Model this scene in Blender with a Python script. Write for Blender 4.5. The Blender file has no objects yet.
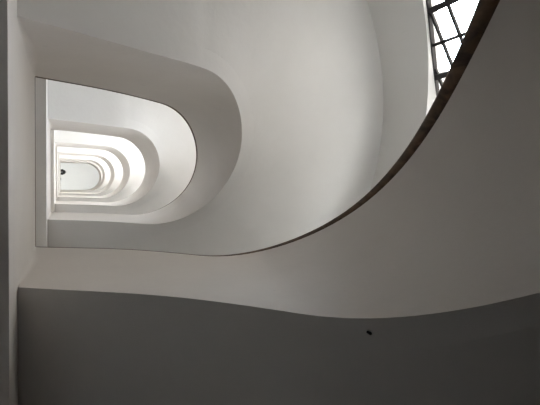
import bpy, bmesh, math, random
from mathutils import Vector, Matrix

random.seed(4)
sc = bpy.context.scene
C = sc.collection
PI = math.pi

# ------------------------------------------------------------------ measures
H = 3.0                 # storey height
A = 0.479               # half width of the well
RX = 0.491              # depth of the rounded end of the well
L = 0.798               # length of the straight arms
RO = 1.76               # radius of the outer wall about (L, 0)
WALL = 0.12             # thickness of the outer wall
LX = -1.30              # left wall
Z1 = 2.891              # top of the parapet on the first landing
RAIL = 0.086            # handrail height
PT = 0.10               # parapet thickness
NF = 6                  # flights 0 .. 5, landings 1 .. 6 (the lowest lies below the view)
GROUND = Z1 - H - 1.0
TOPZ = Z1 + 5 * H       # parapet top on the last landing
CEIL = TOPZ + 1.75

KU = [0, .14, .28, .42, .55, .68, .82, 1.0]
KT = [0, .221, .591, 1.128, 1.621, 2.201, 2.690, 3.0]
KB = [-1.030, -.812, -.560, -.022, .524, 1.062, 1.566, 1.950]
BEAM = -1.323           # underside of the landing beam below the parapet top
FLOORD = -0.93          # landing floor below the parapet top
STOT = 2 * L + PI * A


def pchip(xk, yk, x):
    h = [xk[i + 1] - xk[i] for i in range(len(xk) - 1)]
    d = [(yk[i + 1] - yk[i]) / h[i] for i in range(len(h))]
    m = [d[0]] + [(d[i - 1] * h[i] + d[i] * h[i - 1]) / (h[i] + h[i - 1]) for i in range(1, len(h))] + [d[-1]]
    i = 0
    while i < len(h) - 1 and x > xk[i + 1]:
        i += 1
    t = (x - xk[i]) / h[i]
    return ((2 * t**3 - 3 * t * t + 1) * yk[i] + (t**3 - 2 * t * t + t) * h[i] * m[i]
            + (-2 * t**3 + 3 * t * t) * yk[i + 1] + (t**3 - t * t) * h[i] * m[i + 1])


def Tz(u): return pchip(KU, KT, u)
def Bz(u): return pchip(KU, KB, u)


def plan(u, off):
    """point of the stair plan at fraction u, off metres outward from the well edge"""
    s = u * STOT
    if s <= L:
        return s, -(A + off)
    if s >= STOT - L:
        return STOT - s, A + off
    g = (s - L) / A
    # the rounded end: slightly elliptical at the well, round at the outer wall
    k = min(1.0, off / (RO - A))
    rx = (RX + off) * (1 - k) + (A + off) * k
    return L + rx * math.sin(g), -(A + off) * math.cos(g)


# ------------------------------------------------------------------ materials
def nodes(m):
    m.use_nodes = True
    nt = m.node_tree
    return nt, nt.nodes, nt.links, nt.nodes['Principled BSDF']


def plaster(name, col, col2, rough=0.75, bump=0.12, spots=0.03):
    m = bpy.data.materials.new(name)
    nt, N, K, b = nodes(m)
    tc = N.new('ShaderNodeTexCoord')
    big = N.new('ShaderNodeTexNoise'); big.inputs['Scale'].default_value = 2.3
    big.inputs['Detail'].default_value = 7; big.inputs['Roughness'].default_value = .62
    K.new(tc.outputs['Object'], big.inputs['Vector'])
    rp = N.new('ShaderNodeValToRGB')
    rp.color_ramp.elements[0].position = .36; rp.color_ramp.elements[0].color = (*col2, 1)
    rp.color_ramp.elements[1].position = .62; rp.color_ramp.elements[1].color = (*col, 1)
    K.new(big.outputs['Fac'], rp.inputs['Fac'])
    # hairline scuffs
    scuff = N.new('ShaderNodeTexNoise'); scuff.inputs['Scale'].default_value = 5.0
    scuff.inputs['Detail'].default_value = 3; scuff.inputs['Distortion'].default_value = 1.2
    K.new(tc.outputs['Object'], scuff.inputs['Vector'])
    sr = N.new('ShaderNodeValToRGB')
    sr.color_ramp.elements[0].position = .70; sr.color_ramp.elements[0].color = (1, 1, 1, 1)
    sr.color_ramp.elements[1].position = .76; sr.color_ramp.elements[1].color = (1 - spots,) * 3 + (1,)
    K.new(scuff.outputs['Fac'], sr.inputs['Fac'])
    mx = N.new('ShaderNodeMix'); mx.data_type = 'RGBA'; mx.blend_type = 'MULTIPLY'
    mx.inputs['Factor'].default_value = 1
    K.new(rp.outputs['Color'], mx.inputs['A']); K.new(sr.outputs['Color'], mx.inputs['B'])
    K.new(mx.outputs['Result'], b.inputs['Base Color'])
    b.inputs['Roughness'].default_value = rough
    fine = N.new('ShaderNodeTexNoise'); fine.inputs['Scale'].default_value = 26
    fine.inputs['Detail'].default_value = 5
    K.new(tc.outputs['Object'], fine.inputs['Vector'])
    bp = N.new('ShaderNodeBump'); bp.inputs['Strength'].default_value = bump
    bp.inputs['Distance'].default_value = .01
    K.new(fine.outputs['Fac'], bp.inputs['Height'])
    K.new(bp.outputs['Normal'], b.inputs['Normal'])
    return m


def simple(name, col, rough=.6, metal=0.0, noise=0.0):
    m = bpy.data.materials.new(name)
    nt, N, K, b = nodes(m)
    b.inputs['Roughness'].default_value = rough
    b.inputs['Metallic'].default_value = metal
    tc = N.new('ShaderNodeTexCoord')
    n = N.new('ShaderNodeTexNoise'); n.inputs['Scale'].default_value = 18
    n.inputs['Detail'].default_value = 5
    K.new(tc.outputs['Object'], n.inputs['Vector'])
    rp = N.new('ShaderNodeValToRGB')
    rp.color_ramp.elements[0].color = (*[c * (1 - noise) for c in col], 1)
    rp.color_ramp.elements[1].color = (*[min(1, c * (1 + noise)) for c in col], 1)
    K.new(n.outputs['Fac'], rp.inputs['Fac'])
    K.new(rp.outputs['Color'], b.inputs['Base Color'])
    return m


def wood_mat():
    m = bpy.data.materials.new('dark_wood')
    nt, N, K, b = nodes(m)
    tc = N.new('ShaderNodeTexCoord')
    mp = N.new('ShaderNodeMapping'); mp.inputs['Scale'].default_value = (9, 9, 5)
    K.new(tc.outputs['Object'], mp.inputs['Vector'])
    n = N.new('ShaderNodeTexNoise'); n.inputs['Scale'].default_value = 3
    n.inputs['Detail'].default_value = 6; n.inputs['Distortion'].default_value = .6
    K.new(mp.outputs['Vector'], n.inputs['Vector'])
    rp = N.new('ShaderNodeValToRGB')
    rp.color_ramp.elements[0].position = .35; rp.color_ramp.elements[0].color = (.040, .021, .012, 1)
    rp.color_ramp.elements[1].position = .70; rp.color_ramp.elements[1].color = (.130, .080, .047, 1)
    K.new(n.outputs['Fac'], rp.inputs['Fac'])
    K.new(rp.outputs['Color'], b.inputs['Base Color'])
    b.inputs['Roughness'].default_value = .55
    b.inputs['Specular IOR Level'].default_value = .25
    return m


def glass_mat():
    m = bpy.data.materials.new('window_glass')
    m.use_nodes = True
    nt = m.node_tree; N = nt.nodes; K = nt.links
    N.clear()
    out = N.new('ShaderNodeOutputMaterial')
    tr = N.new('ShaderNodeBsdfTransparent'); tr.inputs['Color'].default_value = (.96, .97, .96, 1)
    gl = N.new('ShaderNodeBsdfGlossy'); gl.inputs['Roughness'].default_value = .03
    lw = N.new('ShaderNodeLayerWeight'); lw.inputs['Blend'].default_value = .5
    pw = N.new('ShaderNodeMath'); pw.operation = 'POWER'; pw.inputs[1].default_value = 5
    K.new(lw.outputs['Facing'], pw.inputs[0])
    fr = N.new('ShaderNodeMath'); fr.operation = 'MULTIPLY_ADD'; fr.inputs[1].default_value = .9; fr.inputs[2].default_value = .03
    K.new(pw.outputs[0], fr.inputs[0])
    mx = N.new('ShaderNodeMixShader')
    K.new(fr.outputs[0], mx.inputs['Fac'])
    K.new(tr.outputs['BSDF'], mx.inputs[1]); K.new(gl.outputs['BSDF'], mx.inputs[2])
    K.new(mx.outputs['Shader'], out.inputs['Surface'])
    return m


M_WALL = plaster('painted_plaster_wall', (.71, .695, .672), (.69, .675, .65))
M_PARA = plaster('painted_plaster_parapet', (.692, .655, .620), (.660, .624, .590), spots=.09)
M_SOFF = plaster('painted_plaster_soffit', (.690, .672, .650), (.662, .645, .622), bump=.1)
M_CEIL = plaster('ceiling_paint', (.78, .79, .785), (.76, .77, .765))
M_STEP = simple('pale_terrazzo', (.82, .80, .77), .5, 0, .03)
M_FLOOR = simple('floor_tile', (.075, .055, .035), .6, 0, .2)
M_WOOD = wood_mat()
M_IRON = simple('black_iron', (.020, .018, .020), .45, .3, .2)
M_GLASS = glass_mat()
M_STUB = simple('rusty_metal', (.012, .010, .008), .8, 0, .3)
M_SKIN = simple('skin', (.06, .036, .025), .55, 0, .05)
M_HAIR = simple('black_hair', (.008, .007, .007), .6, 0, .3)
M_SHIRT = simple('grey_cloth', (.36, .36, .37), .9, 0, .1)
M_TROU = simple('dark_cloth', (.04, .04, .05), .9, 0, .1)


# ------------------------------------------------------------------ helpers
def build(name, verts, faces, mat, parent=None, smooth=True, angle=32, recalc=True):
    me = bpy.data.meshes.new(name)
    me.from_pydata([tuple(v) for v in verts], [], faces)
    bm = bmesh.new(); bm.from_mesh(me)
    bmesh.ops.remove_doubles(bm, verts=bm.verts, dist=1e-5)
    bmesh.ops.dissolve_degenerate(bm, edges=bm.edges, dist=1e-5)
    if recalc: bmesh.ops.recalc_face_normals(bm, faces=bm.faces)
    if smooth:
        for f in bm.faces: f.smooth = True
        for e in bm.edges:
            if len(e.link_faces) == 2:
                e.smooth = e.calc_face_angle(0) < math.radians(angle)
    bm.to_mesh(me); bm.free()
    me.materials.append(mat)
    o = bpy.data.objects.new(name, me)
    C.objects.link(o)
    if parent: o.parent = parent
    return o


def bevel(o, w, seg=3):
    md = o.modifiers.new('bevel', 'BEVEL')
    md.width = w; md.segments = seg; md.limit_method = 'ANGLE'; md.angle_limit = math.radians(40)
    return o


def sweep(rings, closed=True, caps=True):
    """rings: list of equally long point loops -> verts, faces"""
    n = len(rings[0]); V = [p for r in rings for p in r]; F = []
    for i in range(len(rings) - 1):
        for j in range(n if closed else n - 1):
            a, b = i * n + j, i * n + (j + 1) % n
            F.append((a, b, b + n, a + n))
    if caps:
        F.append(tuple(range(n))[::-1]); F.append(tuple((len(rings) - 1) * n + j for j in range(n)))
    return V, F


def prism(outline, z0, z1):
    n = len(outline)
    return sweep([[(x, y, z0) for x, y in outline], [(x, y, z1) for x, y in outline]])


def box(x0, x1, y0, y1, z0, z1):
    return prism([(x0, y0), (x1, y0), (x1, y1), (x0, y1)], z0, z1)


def join(*vf):
    V, F = [], []
    for v, f in vf:
        b = len(V); V += list(v); F += [tuple(i + b for i in q) for q in f]
    return V, F


def empty(name, loc=(0, 0, 0)):
    o = bpy.data.objects.new(name, None); C.objects.link(o)
    o.location = loc; o.empty_display_size = .2
    return o


def tag(o, label, cat, group=None):
    o['label'] = label; o['category'] = cat
    if group: o['group'] = group
    return o


def structure(o, label, cat):
    o['kind'] = 'structure'; o['label'] = label; o['category'] = cat
    return o


# ------------------------------------------------------------------ stairs (built once at storey zero, parapet top of the landing at z = 0)
NU = 120
US = [i / NU for i in range(NU + 1)]


def parapet_rings():
    R = []
    for u in US:
        t, b = Tz(u), Bz(u)
        pin, pout = plan(u, 0), plan(u, PT)
        R.append([(*pin, b), (*pin, t), (*pout, t), (*pout, b)])
    return R


def rail_profile(pf, t, w0=.005):
    """rounded wooden rail section: pf(off) -> xy"""
    w1 = PT + .010
    pts = [(w0 + .006, 0), (w0, .012), (w0, RAIL - .022), (w0 + .008, RAIL - .006), (w0 + .024, RAIL),
           (w1 - .024, RAIL), (w1 - .008, RAIL - .006), (w1, RAIL - .022), (w1, .012), (w1 - .006, 0)]
    return [(*pf(o), t + z) for o, z in pts]


def rail_rings():
    return [rail_profile(lambda off, u=u: plan(u, off), Tz(u)) for u in US]


NSTEP = 17


def slab_mesh():
    """smooth soffit below, steps on top"""
    P = [FLOORD + Tz(u) for u in US]
    V, F = [], []
    edges = [0.0]
    for i in range(1, NSTEP):
        z = FLOORD + H * i / NSTEP
        for j in range(NU):
            if P[j] <= z <= P[j + 1]:
                k = (z - P[j]) / max(1e-9, P[j + 1] - P[j]); edges.append((j + k) / NU); break
    edges.append(1.0)
    rings = []
    for i in range(NSTEP):
        ua, ub = edges[i], edges[i + 1]
        zt = FLOORD + H * (i + 1) / NSTEP
        m = 8
        for j in range(m + 1):
            u = ua + (ub - ua) * j / m
            b = Bz(u)
            offs = [PT, .17, .27, .40, .60, .82, 1.05, RO - A]
            rings.append([(*plan(u, q), zt) for q in offs] + [(*plan(u, q), b) for q in offs[::-1]])
    return sweep(rings)


GAP = .0008             # joint between a landing and its flights


def cove(sy, z0, z1):
    """soft concave plaster corner between the landing face and the arm face, fading out towards the top"""
    rings = []
    for q in range(9):
        k = q / 8; r = .006 + .030 * math.sin(PI * k) ** 1.5; z = z0 + (z1 - z0) * k
        ya = A - GAP
        ring = [(-GAP, sy * ya, z)]
        for i in range(9):
            g = PI / 2 * i / 8
            ring.append((-GAP + r - r * math.sin(g), sy * (ya - r + r * math.cos(g)), z))
        rings.append(ring)
    return sweep(rings)


def landing_parapet_mesh():
    return join(box(-PT, -GAP, -A - PT, A + PT, BEAM, 0), cove(-1, -1.02, -.002), cove(1, -1.04, -.002))


def landing_rail_rings():
    # follows the landing edge; ends mitred against the flight rails
    y0, y1 = -A - PT - .01, A + PT + .01
    ys = [y0 + (y1 - y0) * i / 10 for i in range(11)]
    return [rail_profile(lambda off, y=y: (-off, y), 0, GAP) for y in ys]


def landing_slab_mesh():
    return join(box(LX, -PT, -RO, RO, BEAM, FLOORD), box(-PT, -GAP, -RO, -A - PT, BEAM, FLOORD), box(-PT, -GAP, A + PT, RO, BEAM, FLOORD))


def under(o):
    o.data.materials.append(M_SOFF)
    for p in o.data.polygons:
        if p.normal.z < -.5: p.material_index = 1
    return o


ORD = ['nearest', 'second', 'third', 'fourth', 'fifth', 'sixth']
FL_LABEL = [
    'nearest white stair flight, dim underside filling the bottom, thick brown handrail sweeping past the window',
    'second stair flight up, grey hooked parapet and broad pale underside above the nearest handrail',
    'third stair flight up, white curved parapet seen inside the grey hook of the second flight',
    'fourth stair flight up, thin white parapet band nested inside the third flight',
    'fifth stair flight up, narrow bright band just outside the topmost curved flight',
    'topmost curved stair flight, smallest white band around the pale grey ceiling',
]
LD_LABEL = [
    'ground level stair landing beneath the nearest flight, below the viewer',
    'nearest stair landing, tall pale parapet down the edge with dark underside outside it',
    'second stair landing up, bright edge beam inside the grey strip past the nearest landing rail',
    'third stair landing up, thin white upright edge inside the second landing',
    'fourth stair landing up, narrow white edge next to the third landing',
    'fifth stair landing up, sliver of white edge just below the person leaning out',
    'topmost stair landing, where the dark haired person leans over the rail',
]

v, f = sweep(parapet_rings()); proto_par = None
protos = {}
for k in range(NF):
    z = Z1 + (k - 1) * H
    e = empty('stair_flight', (0, 0, z))
    tag(e, FL_LABEL[k], 'staircase', 'stair flights around the well')
    if k == 0:
        protos['parapet'] = under(build('parapet', *sweep(parapet_rings()), M_PARA, e))
        protos['handrail'] = build('handrail', *sweep(rail_rings()), M_WOOD, e, angle=50)
        protos['handrail']['label'] = 'dark brown wooden handrail'
        protos['step_slab'] = build('step_slab', *slab_mesh(), M_SOFF, e)
        sm = protos['step_slab'].data; sm.materials.append(M_STEP)
        for p in sm.polygons:
            if p.normal.z > .5: p.material_index = 1
    else:
        for n in ('parapet', 'handrail', 'step_slab'):
            c = protos[n].copy(); C.objects.link(c); c.parent = e

lp = {}
for k in range(1, NF + 1):
    z = Z1 + (k - 1) * H
    e = empty('stair_landing', (0, 0, z))
    tag(e, LD_LABEL[k], 'landing', 'stair landings beside the well')
    if k == 1:
        lp['parapet'] = build('parapet', *landing_parapet_mesh(), M_PARA, e)
        lp['handrail'] = build('handrail', *sweep(landing_rail_rings()), M_WOOD, e, angle=50)
        lp['handrail']['label'] = 'dark brown wooden handrail'
        lp['landing_slab'] = build('landing_slab', *landing_slab_mesh(), M_PARA, e)
        for p in lp['landing_slab'].data.polygons:
            if p.normal.z > .5: p.material_index = 1
        lp['landing_slab'].data.materials.append(M_STEP)
    else:
        for n in ('parapet', 'handrail', 'landing_slab'):
            c = lp[n].copy(); C.objects.link(c); c.parent = e

# top floor gallery: level slab and guard round the first half of the well
g = empty('gallery', (0, 0, TOPZ))
tag(g, 'top floor gallery with level white guard closing the well under the ceiling', 'gallery')
GU = [i / 80 * .52 for i in range(81)]
GW = [u for u in US if Tz(u) - H + RAIL + .01 < -.12]
GB = lambda u: max(-1.08, Tz(u) - H + RAIL + .01)
build('guard', *sweep([[(*plan(u, 0), GB(u)), (*plan(u, 0), 0), (*plan(u, PT), 0), (*plan(u, PT), GB(u))] for u in GW]), M_PARA, g)
build('handrail', *sweep([rail_profile(lambda off, u=u: plan(u, off), 0) for u in GW]), M_WOOD, g, angle=50)
build('gallery_slab', *sweep([[(*plan(u, PT), -1.08), (*plan(u, PT), FLOORD), (*plan(u, RO - A), FLOORD), (*plan(u, RO - A), -1.08)] for u in GU]), M_SOFF, g)

# ------------------------------------------------------------------ outer wall with window openings
AX = Vector((L, 0, 0))


class Win:
    """flat window in the curved wall: facing angle, plane distance, head height at t = 0, head slope, t range, height"""
    def __init__(w, deg, pd, head0, slope, t0, t1, h, storey):
        w.tw = math.radians(deg); w.pd = pd; w.head0 = head0 + storey * H; w.slope = slope
        w.t0, w.t1, w.h, w.k = t0, t1, h, storey
        w.n = Vector((math.cos(w.tw), math.sin(w.tw), 0)); w.t = Vector((-math.sin(w.tw), math.cos(w.tw), 0))
        w.a0, w.a1 = w.tw + math.asin(t0 / RO), w.tw + math.asin(t1 / RO)

    def head(w, t): return w.head0 + w.slope * t
    def sill(w, t): return w.head(t) - w.h
    def op(w, th):
        t = RO * math.sin(th - w.tw)
        return (w.sill(t), w.head(t))

    def pt(w, t, z, d):
        p = AX + w.n * (w.pd + d) + w.t * t
        return (p.x, p.y, z)


WINS = []  # only the first is in view; the others are added for their light
for k in range(NF):
    WINS.append(Win(-32, 1.80, 2.347, .382, -.36 - .3 * (k > 1), .74, (1.6, 1.5, 2.05)[min(k, 2)], k))
    WINS.append(Win(17, 1.80, 2.80 if k == 0 else 3.02, .382, -.52, .55 + .45 * (k > 1), (.85, 1.65, 2.1)[min(k, 2)], k))


def wall_strip(cols, zlo, zhi, mat, name, label, curved=False):
    """cols: list of (inner xy, outward unit normal, openings at this column edge [(z0,z1,id)...])"""
    V, F = [], []
    OUT = 'outer'; off = (0, OUT)

    def P(i, o, z):
        (x, y), (nx, ny), ops = cols[i]
        if o == OUT:
            o = WALL
            if ops and curved:      # the facade is flat at the windows
                wn = next(iter(ops))
                o = (wn.pd + .085) / (nx * wn.n.x + ny * wn.n.y) - RO
        V.append((x + nx * o, y + ny * o, z)); return len(V) - 1
    for i in range(len(cols) - 1):
        oa, ob = cols[i][2], cols[i + 1][2]
        ids = [q for q in oa if q in ob]
        for o in off:
            a0, b0 = zlo, zlo
            for q in sorted(ids, key=lambda q: oa[q][0]):
                F.append((P(i, o, a0), P(i + 1, o, b0), P(i + 1, o, ob[q][0]), P(i, o, oa[q][0])))
                a0, b0 = oa[q][1], ob[q][1]
            F.append((P(i, o, a0), P(i + 1, o, b0), P(i + 1, o, zhi), P(i, o, zhi)))
        for q in ids:
            for e in (0, 1):
                F.append((P(i, off[0], oa[q][e]), P(i + 1, off[0], ob[q][e]), P(i + 1, OUT, ob[q][e]), P(i, OUT, oa[q][e])))
        # jambs
        pa = [q for q in ids if i == 0 or q not in cols[i - 1][2]]
        pb = [q for q in ids if i + 2 >= len(cols) or q not in cols[i + 2][2]]
        for q in pa:
            F.append((P(i, off[0], oa[q][0]), P(i, off[0], oa[q][1]), P(i, OUT, oa[q][1]), P(i, OUT, oa[q][0])))
        for q in pb:
            F.append((P(i + 1, off[0], ob[q][0]), P(i + 1, off[0], ob[q][1]), P(i + 1, OUT, ob[q][1]), P(i + 1, OUT, ob[q][0])))
    G = []
    for f in F:                  # wind the two wall skins so they face the stairwell and the yard
        a, b, c = Vector(V[f[0]]), Vector(V[f[1]]), Vector(V[f[2]])
        n = (b - a).cross(c - a)
        i = min(range(len(cols)), key=lambda q: (Vector(cols[q][0]) - a.xy).length)
        nv = Vector((*cols[i][1], 0))
        if n.length > 1e-9 and abs(n.normalized().dot(nv)) > .6:
            inner = abs((a.xy - Vector(cols[i][0])).dot(nv.xy)) < .01
            if (n.dot(nv) > 0) == inner: f = f[::-1]
        G.append(f)
    o = build(name, V, G, mat, recalc=False)
    return structure(o, label, 'wall')


ZLO, ZHI = GROUND, CEIL
cols = []
angs = [-PI / 2 + PI * i / 96 for i in range(97)]
for wn in WINS[4:6] + WINS[:2]:
    angs = [a for a in angs if all(abs(a - q) > .012 for q in (wn.a0, wn.a1))]
    angs += [wn.a0, wn.a1]
angs.sort()
for th in angs:
    ops = {wn: wn.op(th) for wn in WINS if wn.a0 - 1e-6 <= th <= wn.a1 + 1e-6}
    cols.append(((L + RO * math.cos(th), RO * math.sin(th)), (math.cos(th), math.sin(th)), ops))
wall_strip(cols, ZLO, ZHI, M_WALL, 'wall_right', 'curved white outer stairwell wall holding the iron barred windows', curved=True)


def straight_cols(p0, p1, nrm, ops):
    """ops: list of (s0, s1, z0, z1) along the wall from p0 to p1"""
    d = Vector(p1) - Vector(p0); Ln = d.length; d.normalize()
    cuts = sorted(set([0, Ln] + [s for o in ops for s in o[:2]]))
    cs = []
    for s in cuts:
        q = {i: (o[2], o[3]) for i, o in enumerate(ops) if o[0] - 1e-6 <= s <= o[1] + 1e-6}
        p = Vector(p0) + d * s
        cs.append(((p.x, p.y), nrm, q))
    return cs


# unseen window of the top landing, added to light the top floor
top_ops = []
rear_ops, front_ops, left_ops = [], [], []
for k in range(6, 7):
    zf = Z1 + (k - 1) * H + FLOORD
    left_ops.append((1.35, 2.2, zf + .85, zf + 2.0))
wall_strip(straight_cols((LX, -RO), (L, -RO), (0, -1), rear_ops), ZLO, ZHI, M_WALL, 'wall_rear', 'straight white stairwell wall beside the upper arm of the flights')
wall_strip(straight_cols((LX, RO), (L, RO), (0, 1), front_ops), ZLO, ZHI, M_WALL, 'wall_front', 'straight white stairwell wall beside the lower arm of the flights')
wall_strip(straight_cols((LX, -RO - WALL), (LX, RO + WALL), (-1, 0), left_ops), ZLO, ZHI, M_WALL, 'wall_left', 'flat white wall behind the landings')


def shell_outline(ext):
    pts = [(LX - ext, -RO - ext)]
    pts += [(L + (RO + ext) * math.cos(-PI / 2 + PI * i / 64), (RO + ext) * math.sin(-PI / 2 + PI * i / 64)) for i in range(65)]
    pts += [(LX - ext, RO + ext)]
    return pts


structure(build('floor', *prism(shell_outline(WALL), GROUND - .15, GROUND), M_FLOOR, smooth=False), 'dark ground floor at the foot of the stairwell', 'floor')
structure(build('ceiling', *prism(shell_outline(WALL), CEIL, CEIL + .2), M_CEIL, smooth=False), 'pale grey ceiling at the far end of the stairwell', 'ceiling')


# ------------------------------------------------------------------ windows
def bar3(wn, pa, pb, w, depth, d0):
    """flat bar in the window plane between (t,z) points"""
    (ta, za), (tb, zb) = pa, pb
    dt, dz = tb - ta, zb - za
    ln = math.hypot(dt, dz); nx, nz = -dz / ln * w / 2, dt / ln * w / 2
    q = [(ta + nx, za + nz), (tb + nx, zb + nz), (tb - nx, zb - nz), (ta - nx, za - nz)]
    return sweep([[wn.pt(t, z, d0) for t, z in q], [wn.pt(t, z, d0 + depth) for t, z in q]])


def window_plane(wn, num, label):
    e = empty('window_%d' % num, (0, 0, 0))
    structure(e, label, 'window')
    a, b = wn.t0 - .004, wn.t1 + .004
    f = wn.pd / RO                     # the plane is a touch wider than the opening in the wall
    a, b = wn.pd * math.tan(wn.a0 - wn.tw) - .006, wn.pd * math.tan(wn.a1 - wn.tw) + .006
    hd = lambda t: wn.head(t) + .006
    sl = lambda t: wn.sill(t) - .006
    fr = join(bar3(wn, (a, hd(a)), (b, hd(b)), .030, .035, -.017), bar3(wn, (a, sl(a)), (b, sl(b)), .030, .035, -.017),
              bar3(wn, (a, sl(a)), (a, hd(a)), .030, .035, -.017), bar3(wn, (b, sl(b)), (b, hd(b)), .030, .035, -.017))
    build('window_frame', *fr, M_IRON, e, smooth=False)
    for i in range(-6, 8):             # upright bars, every second one thick
        t = -.085 + .2125 * i
        if a + .03 < t < b - .03:
            thick = i % 2 == 0
            build('upright_bar', *bar3(wn, (t, sl(t)), (t, hd(t)), .036 if thick else .019, .026 if thick else .018, -.013 if thick else -.009), M_IRON, e, smooth=False)
    for rel in (2.592, 2.448, 2.304, 2.160, 1.800, 1.656, 1.296, 1.152, .792):   # level bars, cut by the sloping head and sill
        z = rel + wn.k * H
        ta = max(a, (z + .006 - wn.head0) / wn.slope); tb = min(b, (z - .006 - wn.head0 + wn.h) / wn.slope)
        if tb - ta > .03:
            build('cross_bar', *bar3(wn, (ta, z), (tb, z), .018, .016, -.008), M_IRON, e, smooth=False)
    build('pane', *sweep([[wn.pt(t, zf(t), d) for t, zf in ((a, sl), (b, sl), (b, hd), (a, hd))] for d in (.001, .005)]), M_GLASS, e, smooth=False)
    return e


for i, wn in enumerate(WINS):
    if i == 0:
        lb = 'bright window with black iron bars beside the nearest handrail, sky white behind it'
    else:
        lb = 'barred %s window of the %s storey in the curved wall, unseen, added for light' % (('first', 'last')[i % 2], ORD[wn.k])
    window_plane(wn, i + 1, lb)

for i, (s0, s1, z0, z1) in enumerate(left_ops):
    e = empty('window_%d' % (len(WINS) + 1 + i), (0, 0, 0))
    structure(e, 'unseen window added for light in the flat wall behind the topmost landing', 'window')
    y0, y1 = s0 - RO - WALL, s1 - RO - WALL
    x = LX - .06
    fr = join(box(x - .02, x + .02, y0, y1, z0, z0 + .05), box(x - .02, x + .02, y0, y1, z1 - .05, z1),
              box(x - .02, x + .02, y0, y0 + .05, z0 + .05, z1 - .05), box(x - .02, x + .02, y1 - .05, y1, z0 + .05, z1 - .05),
              box(x - .02, x + .02, (y0 + y1) / 2 - .02, (y0 + y1) / 2 + .02, z0 + .05, z1 - .05))
    build('window_frame', *fr, M_IRON, e, smooth=False)
    build('pane', *box(x - .003, x + .003, y0 + .05, y1 - .05, z0 + .05, z1 - .05), M_GLASS, e, smooth=False)

# ------------------------------------------------------------------ small dark stub in the dim underside of the nearest flight
bm = bmesh.new()
bmesh.ops.create_cone(bm, segments=14, radius1=.0048, radius2=.0035, depth=.014, cap_ends=True)
for vtx in bm.verts: vtx.co.z -= .006
bmesh.ops.create_uvsphere(bm, u_segments=12, v_segments=8, radius=.0045, matrix=Matrix.Translation((.001, .001, -.012)))
me = bpy.data.meshes.new('metal_stub'); bm.to_mesh(me); bm.free(); me.materials.append(M_STUB)
stub = bpy.data.objects.new('metal_stub', me); C.objects.link(stub)
stub.location = (.929, .503, 1.043)
tag(stub, 'tiny dark metal stub in the dim underside of the nearest flight', 'metal stub')

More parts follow.
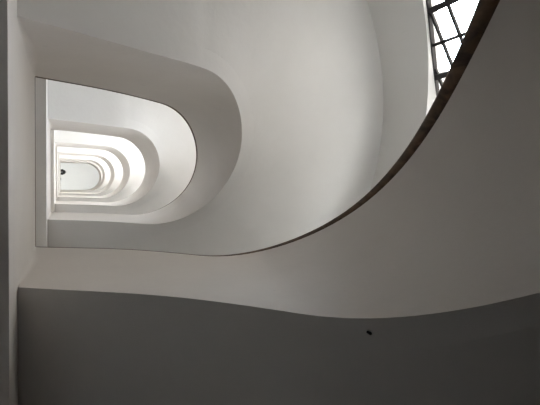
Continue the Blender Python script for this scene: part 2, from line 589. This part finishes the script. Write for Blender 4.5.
# ------------------------------------------------------------------ person leaning over the top landing rail
def person():
    floor = TOPZ + FLOORD
    y = -.16
    J = [  # x, y, z above floor, radius
        ((-.30, y, .92), .145),         # 0 pelvis
        ((-.27, y, 1.08), .135),        # 1 waist
        ((-.18, y, 1.28), .150),        # 2 chest
        ((-.08, y, 1.41), .085),        # 3 neck base
        ((-.02, y, 1.455), .058),       # 4 neck
        ((.035, y, 1.50), .088),        # 5 head back
        ((.085, y, 1.485), .080),       # 6 head front
        ((-.30, y - .10, .86), .095), ((-.29, y - .11, .48), .066), ((-.32, y - .11, .08), .045), ((-.21, y - .12, .04), .038),
        ((-.30, y + .10, .86), .095), ((-.29, y + .11, .48), .066), ((-.32, y + .11, .08), .045), ((-.21, y + .12, .04), .038),
        ((-.12, y - .19, 1.36), .060), ((-.12, y - .27, 1.12), .046), ((-.10, y - .04, 1.05), .032),
        ((-.12, y + .19, 1.36), .060), ((-.01, y + .28, 1.12), .052), ((-.13, y + .10, 1.05), .032),
    ]
    E = [(0, 1), (1, 2), (2, 3), (3, 4), (4, 5), (5, 6), (0, 7), (7, 8), (8, 9), (9, 10), (0, 11), (11, 12), (12, 13), (13, 14),
         (3, 15), (15, 16), (16, 17), (3, 18), (18, 19), (19, 20)]
    # hands: palm and five fingers laid over the rail
    for wi, s in ((17, -1), (20, 1)):
        w = Vector(J[wi][0])
        pi_ = len(J); palm = w + Vector((.055, 0, .008)); J.append((tuple(palm), .028)); E.append((wi, pi_))
        for q in range(4):
            o = (q - 1.5) * .019; ln = (.036, .042, .040, .030)[q]
            a = palm + Vector((.022, o, .004)); b = a + Vector((ln, o * .2, -.006)); c2 = b + Vector((ln * .5, 0, -.024))
            i = len(J); J += [(tuple(a), .0095), (tuple(b), .0088), (tuple(c2), .0075)]; E += [(pi_, i), (i, i + 1), (i + 1, i + 2)]
        a = palm + Vector((-.010, -s * .028, .002)); b = a + Vector((.030, -s * .020, -.004))
        i = len(J); J += [(tuple(a), .011), (tuple(b), .009)]; E += [(pi_, i), (i, i + 1)]
    me = bpy.data.meshes.new('person')
    me.from_pydata([p for p, r in J], E, [])
    o = bpy.data.objects.new('person', me); C.objects.link(o)
    md = o.modifiers.new('skin', 'SKIN'); md.use_smooth_shade = True
    for i, (p, r) in enumerate(J):
        sv = me.skin_vertices[0].data[i]; sv.radius = (r, r); sv.use_root = (i == 0)
    ss = o.modifiers.new('sub', 'SUBSURF'); ss.levels = 2; ss.render_levels = 2
    dg = bpy.context.evaluated_depsgraph_get()
    ev = bpy.data.meshes.new_from_object(o.evaluated_get(dg))
    bpy.data.objects.remove(o)
    ev.name = 'person'
    o = bpy.data.objects.new('person', ev); C.objects.link(o)
    ev.materials.clear()
    for m in (M_SHIRT, M_SKIN, M_TROU, M_HAIR): ev.materials.append(m)
    for p in ev.polygons:
        c = p.center; p.use_smooth = True
        i = 0
        if c.z < .95: i = 2
        if c.z < .07: i = 3
        if c.x > -.06 and c.z > 1.43: i = 1
        if c.x > -.055 and c.z < 1.09 and c.z > .95: i = 1
        p.material_index = i
    o.location = (0, 0, floor)
    # face and hair as children
    def blob(name, items, mat):
        bm = bmesh.new()
        for (c, r) in items:
            m = Matrix.Translation(c) @ Matrix.Diagonal((r[0], r[1], r[2], 1))
            bmesh.ops.create_uvsphere(bm, u_segments=20, v_segments=14, radius=1, matrix=m)
        for fc in bm.faces: fc.smooth = True
        me2 = bpy.data.meshes.new(name); bm.to_mesh(me2); bm.free(); me2.materials.append(mat)
        ob = bpy.data.objects.new(name, me2); C.objects.link(ob); ob.parent = o
        return ob
    blob('hair', [((.040, y, 1.522), (.112, .100, .098)), ((.105, y, 1.530), (.058, .080, .060)),
                  ((.03, y - .05, 1.475), (.07, .05, .08)), ((.03, y + .05, 1.475), (.07, .05, .08))], M_HAIR)['label'] = 'short black hair'
    blob('eye', [((.150, y - .030, 1.478), (.012,) * 3)], M_HAIR)
    blob('eye', [((.150, y + .030, 1.478), (.012,) * 3)], M_HAIR)
    blob('nose', [((.166, y, 1.458), (.018, .014, .022))], M_SKIN)
    blob('mouth', [((.146, y, 1.428), (.010, .024, .007))], M_TROU)
    blob('ear', [((.060, y - .095, 1.475), (.022, .012, .030))], M_SKIN)
    blob('ear', [((.060, y + .095, 1.475), (.022, .012, .030))], M_SKIN)
    tag(o, 'dark haired person in grey leaning over the topmost landing rail', 'person')


person()

# unseen block added across the yard to shade the lowest window
M_BLOCK = simple('shade_block_brown', (.27, .24, .21), .9, 0, .1)
structure(build('wall_shade_block', *box(L + 6.5, L + 12, -40, 36, -6, 3.4), M_BLOCK, smooth=False),
          'unseen brown block added across the yard to shade the lowest window', 'light blocker')

# ------------------------------------------------------------------ daylight
w = bpy.data.worlds.new('overcast_sky'); sc.world = w
w.use_nodes = True
nt = w.node_tree
bg = nt.nodes['Background']
tc = nt.nodes.new('ShaderNodeTexCoord')
sep = nt.nodes.new('ShaderNodeSeparateXYZ'); nt.links.new(tc.outputs['Generated'], sep.inputs['Vector'])
mr = nt.nodes.new('ShaderNodeMapRange')
mr.inputs['From Min'].default_value = -1; mr.inputs['From Max'].default_value = 1
nt.links.new(sep.outputs['Z'], mr.inputs['Value'])
rp = nt.nodes.new('ShaderNodeValToRGB')
rp.color_ramp.elements[0].position = .48; rp.color_ramp.elements[0].color = (.62, .61, .60, 1)
e1 = rp.color_ramp.elements.new(.51); e1.color = (.67, .73, .83, 1)
rp.color_ramp.elements[-1].position = .8; rp.color_ramp.elements[-1].color = (.88, .94, 1.04, 1)
nt.links.new(mr.outputs['Result'], rp.inputs['Fac'])
nt.links.new(rp.outputs['Color'], bg.inputs['Color'])
bg.inputs['Strength'].default_value = 16.5


def portal(loc, direction, sx, sy):
    ld = bpy.data.lights.new('window_portal', 'AREA'); ld.shape = 'RECTANGLE'; ld.size = sx; ld.size_y = sy; ld.energy = 1
    ld.cycles.is_portal = True
    o = bpy.data.objects.new('window_portal', ld); C.objects.link(o)
    o.location = loc; o.rotation_euler = Vector(direction).to_track_quat('-Z', 'Z').to_euler()


for wn in WINS:
    tm = (wn.t0 + wn.t1) / 2
    portal(wn.pt(tm, (wn.head(tm) + wn.sill(tm)) / 2, .10), -wn.n, wn.t1 - wn.t0 + .2, wn.h + .5)
for (s0, s1, z0, z1) in left_ops:
    portal((LX - .11, (s0 + s1) / 2 - RO - WALL, (z0 + z1) / 2), (1, 0, 0), s1 - s0, z1 - z0)

# ------------------------------------------------------------------ camera (looking steeply up the well)
F = 457.9
wv = Vector((0.04635239, -0.42019866, 0.00991467))
Rm = Matrix.Rotation(wv.length, 3, wv.normalized())      # rows: image right, image down, forward
right, down, fwd = Rm[0], Rm[1], Rm[2]
cd = bpy.data.cameras.new('camera'); cd.sensor_width = 36; cd.lens = F / 540 * 36
cd.clip_start = .01; cd.clip_end = 200
cam = bpy.data.objects.new('camera', cd); C.objects.link(cam)
m3 = Matrix((right, -down, -fwd)).transposed()
cam.matrix_world = Matrix.Translation((.1547, .0901, 0)) @ m3.to_4x4()
sc.camera = cam

# ------------------------------------------------------------------ colour management
sc.view_settings.view_transform = 'Standard'
sc.view_settings.look = 'None'
sc.view_settings.gamma = 1
sc.view_settings.use_curve_mapping = False
sc.view_settings.exposure = 0.0
sc.cycles.max_bounces = 16
sc.cycles.diffuse_bounces = 12
sc.cycles.transparent_max_bounces = 12
sc.cycles.sample_clamp_indirect = 0
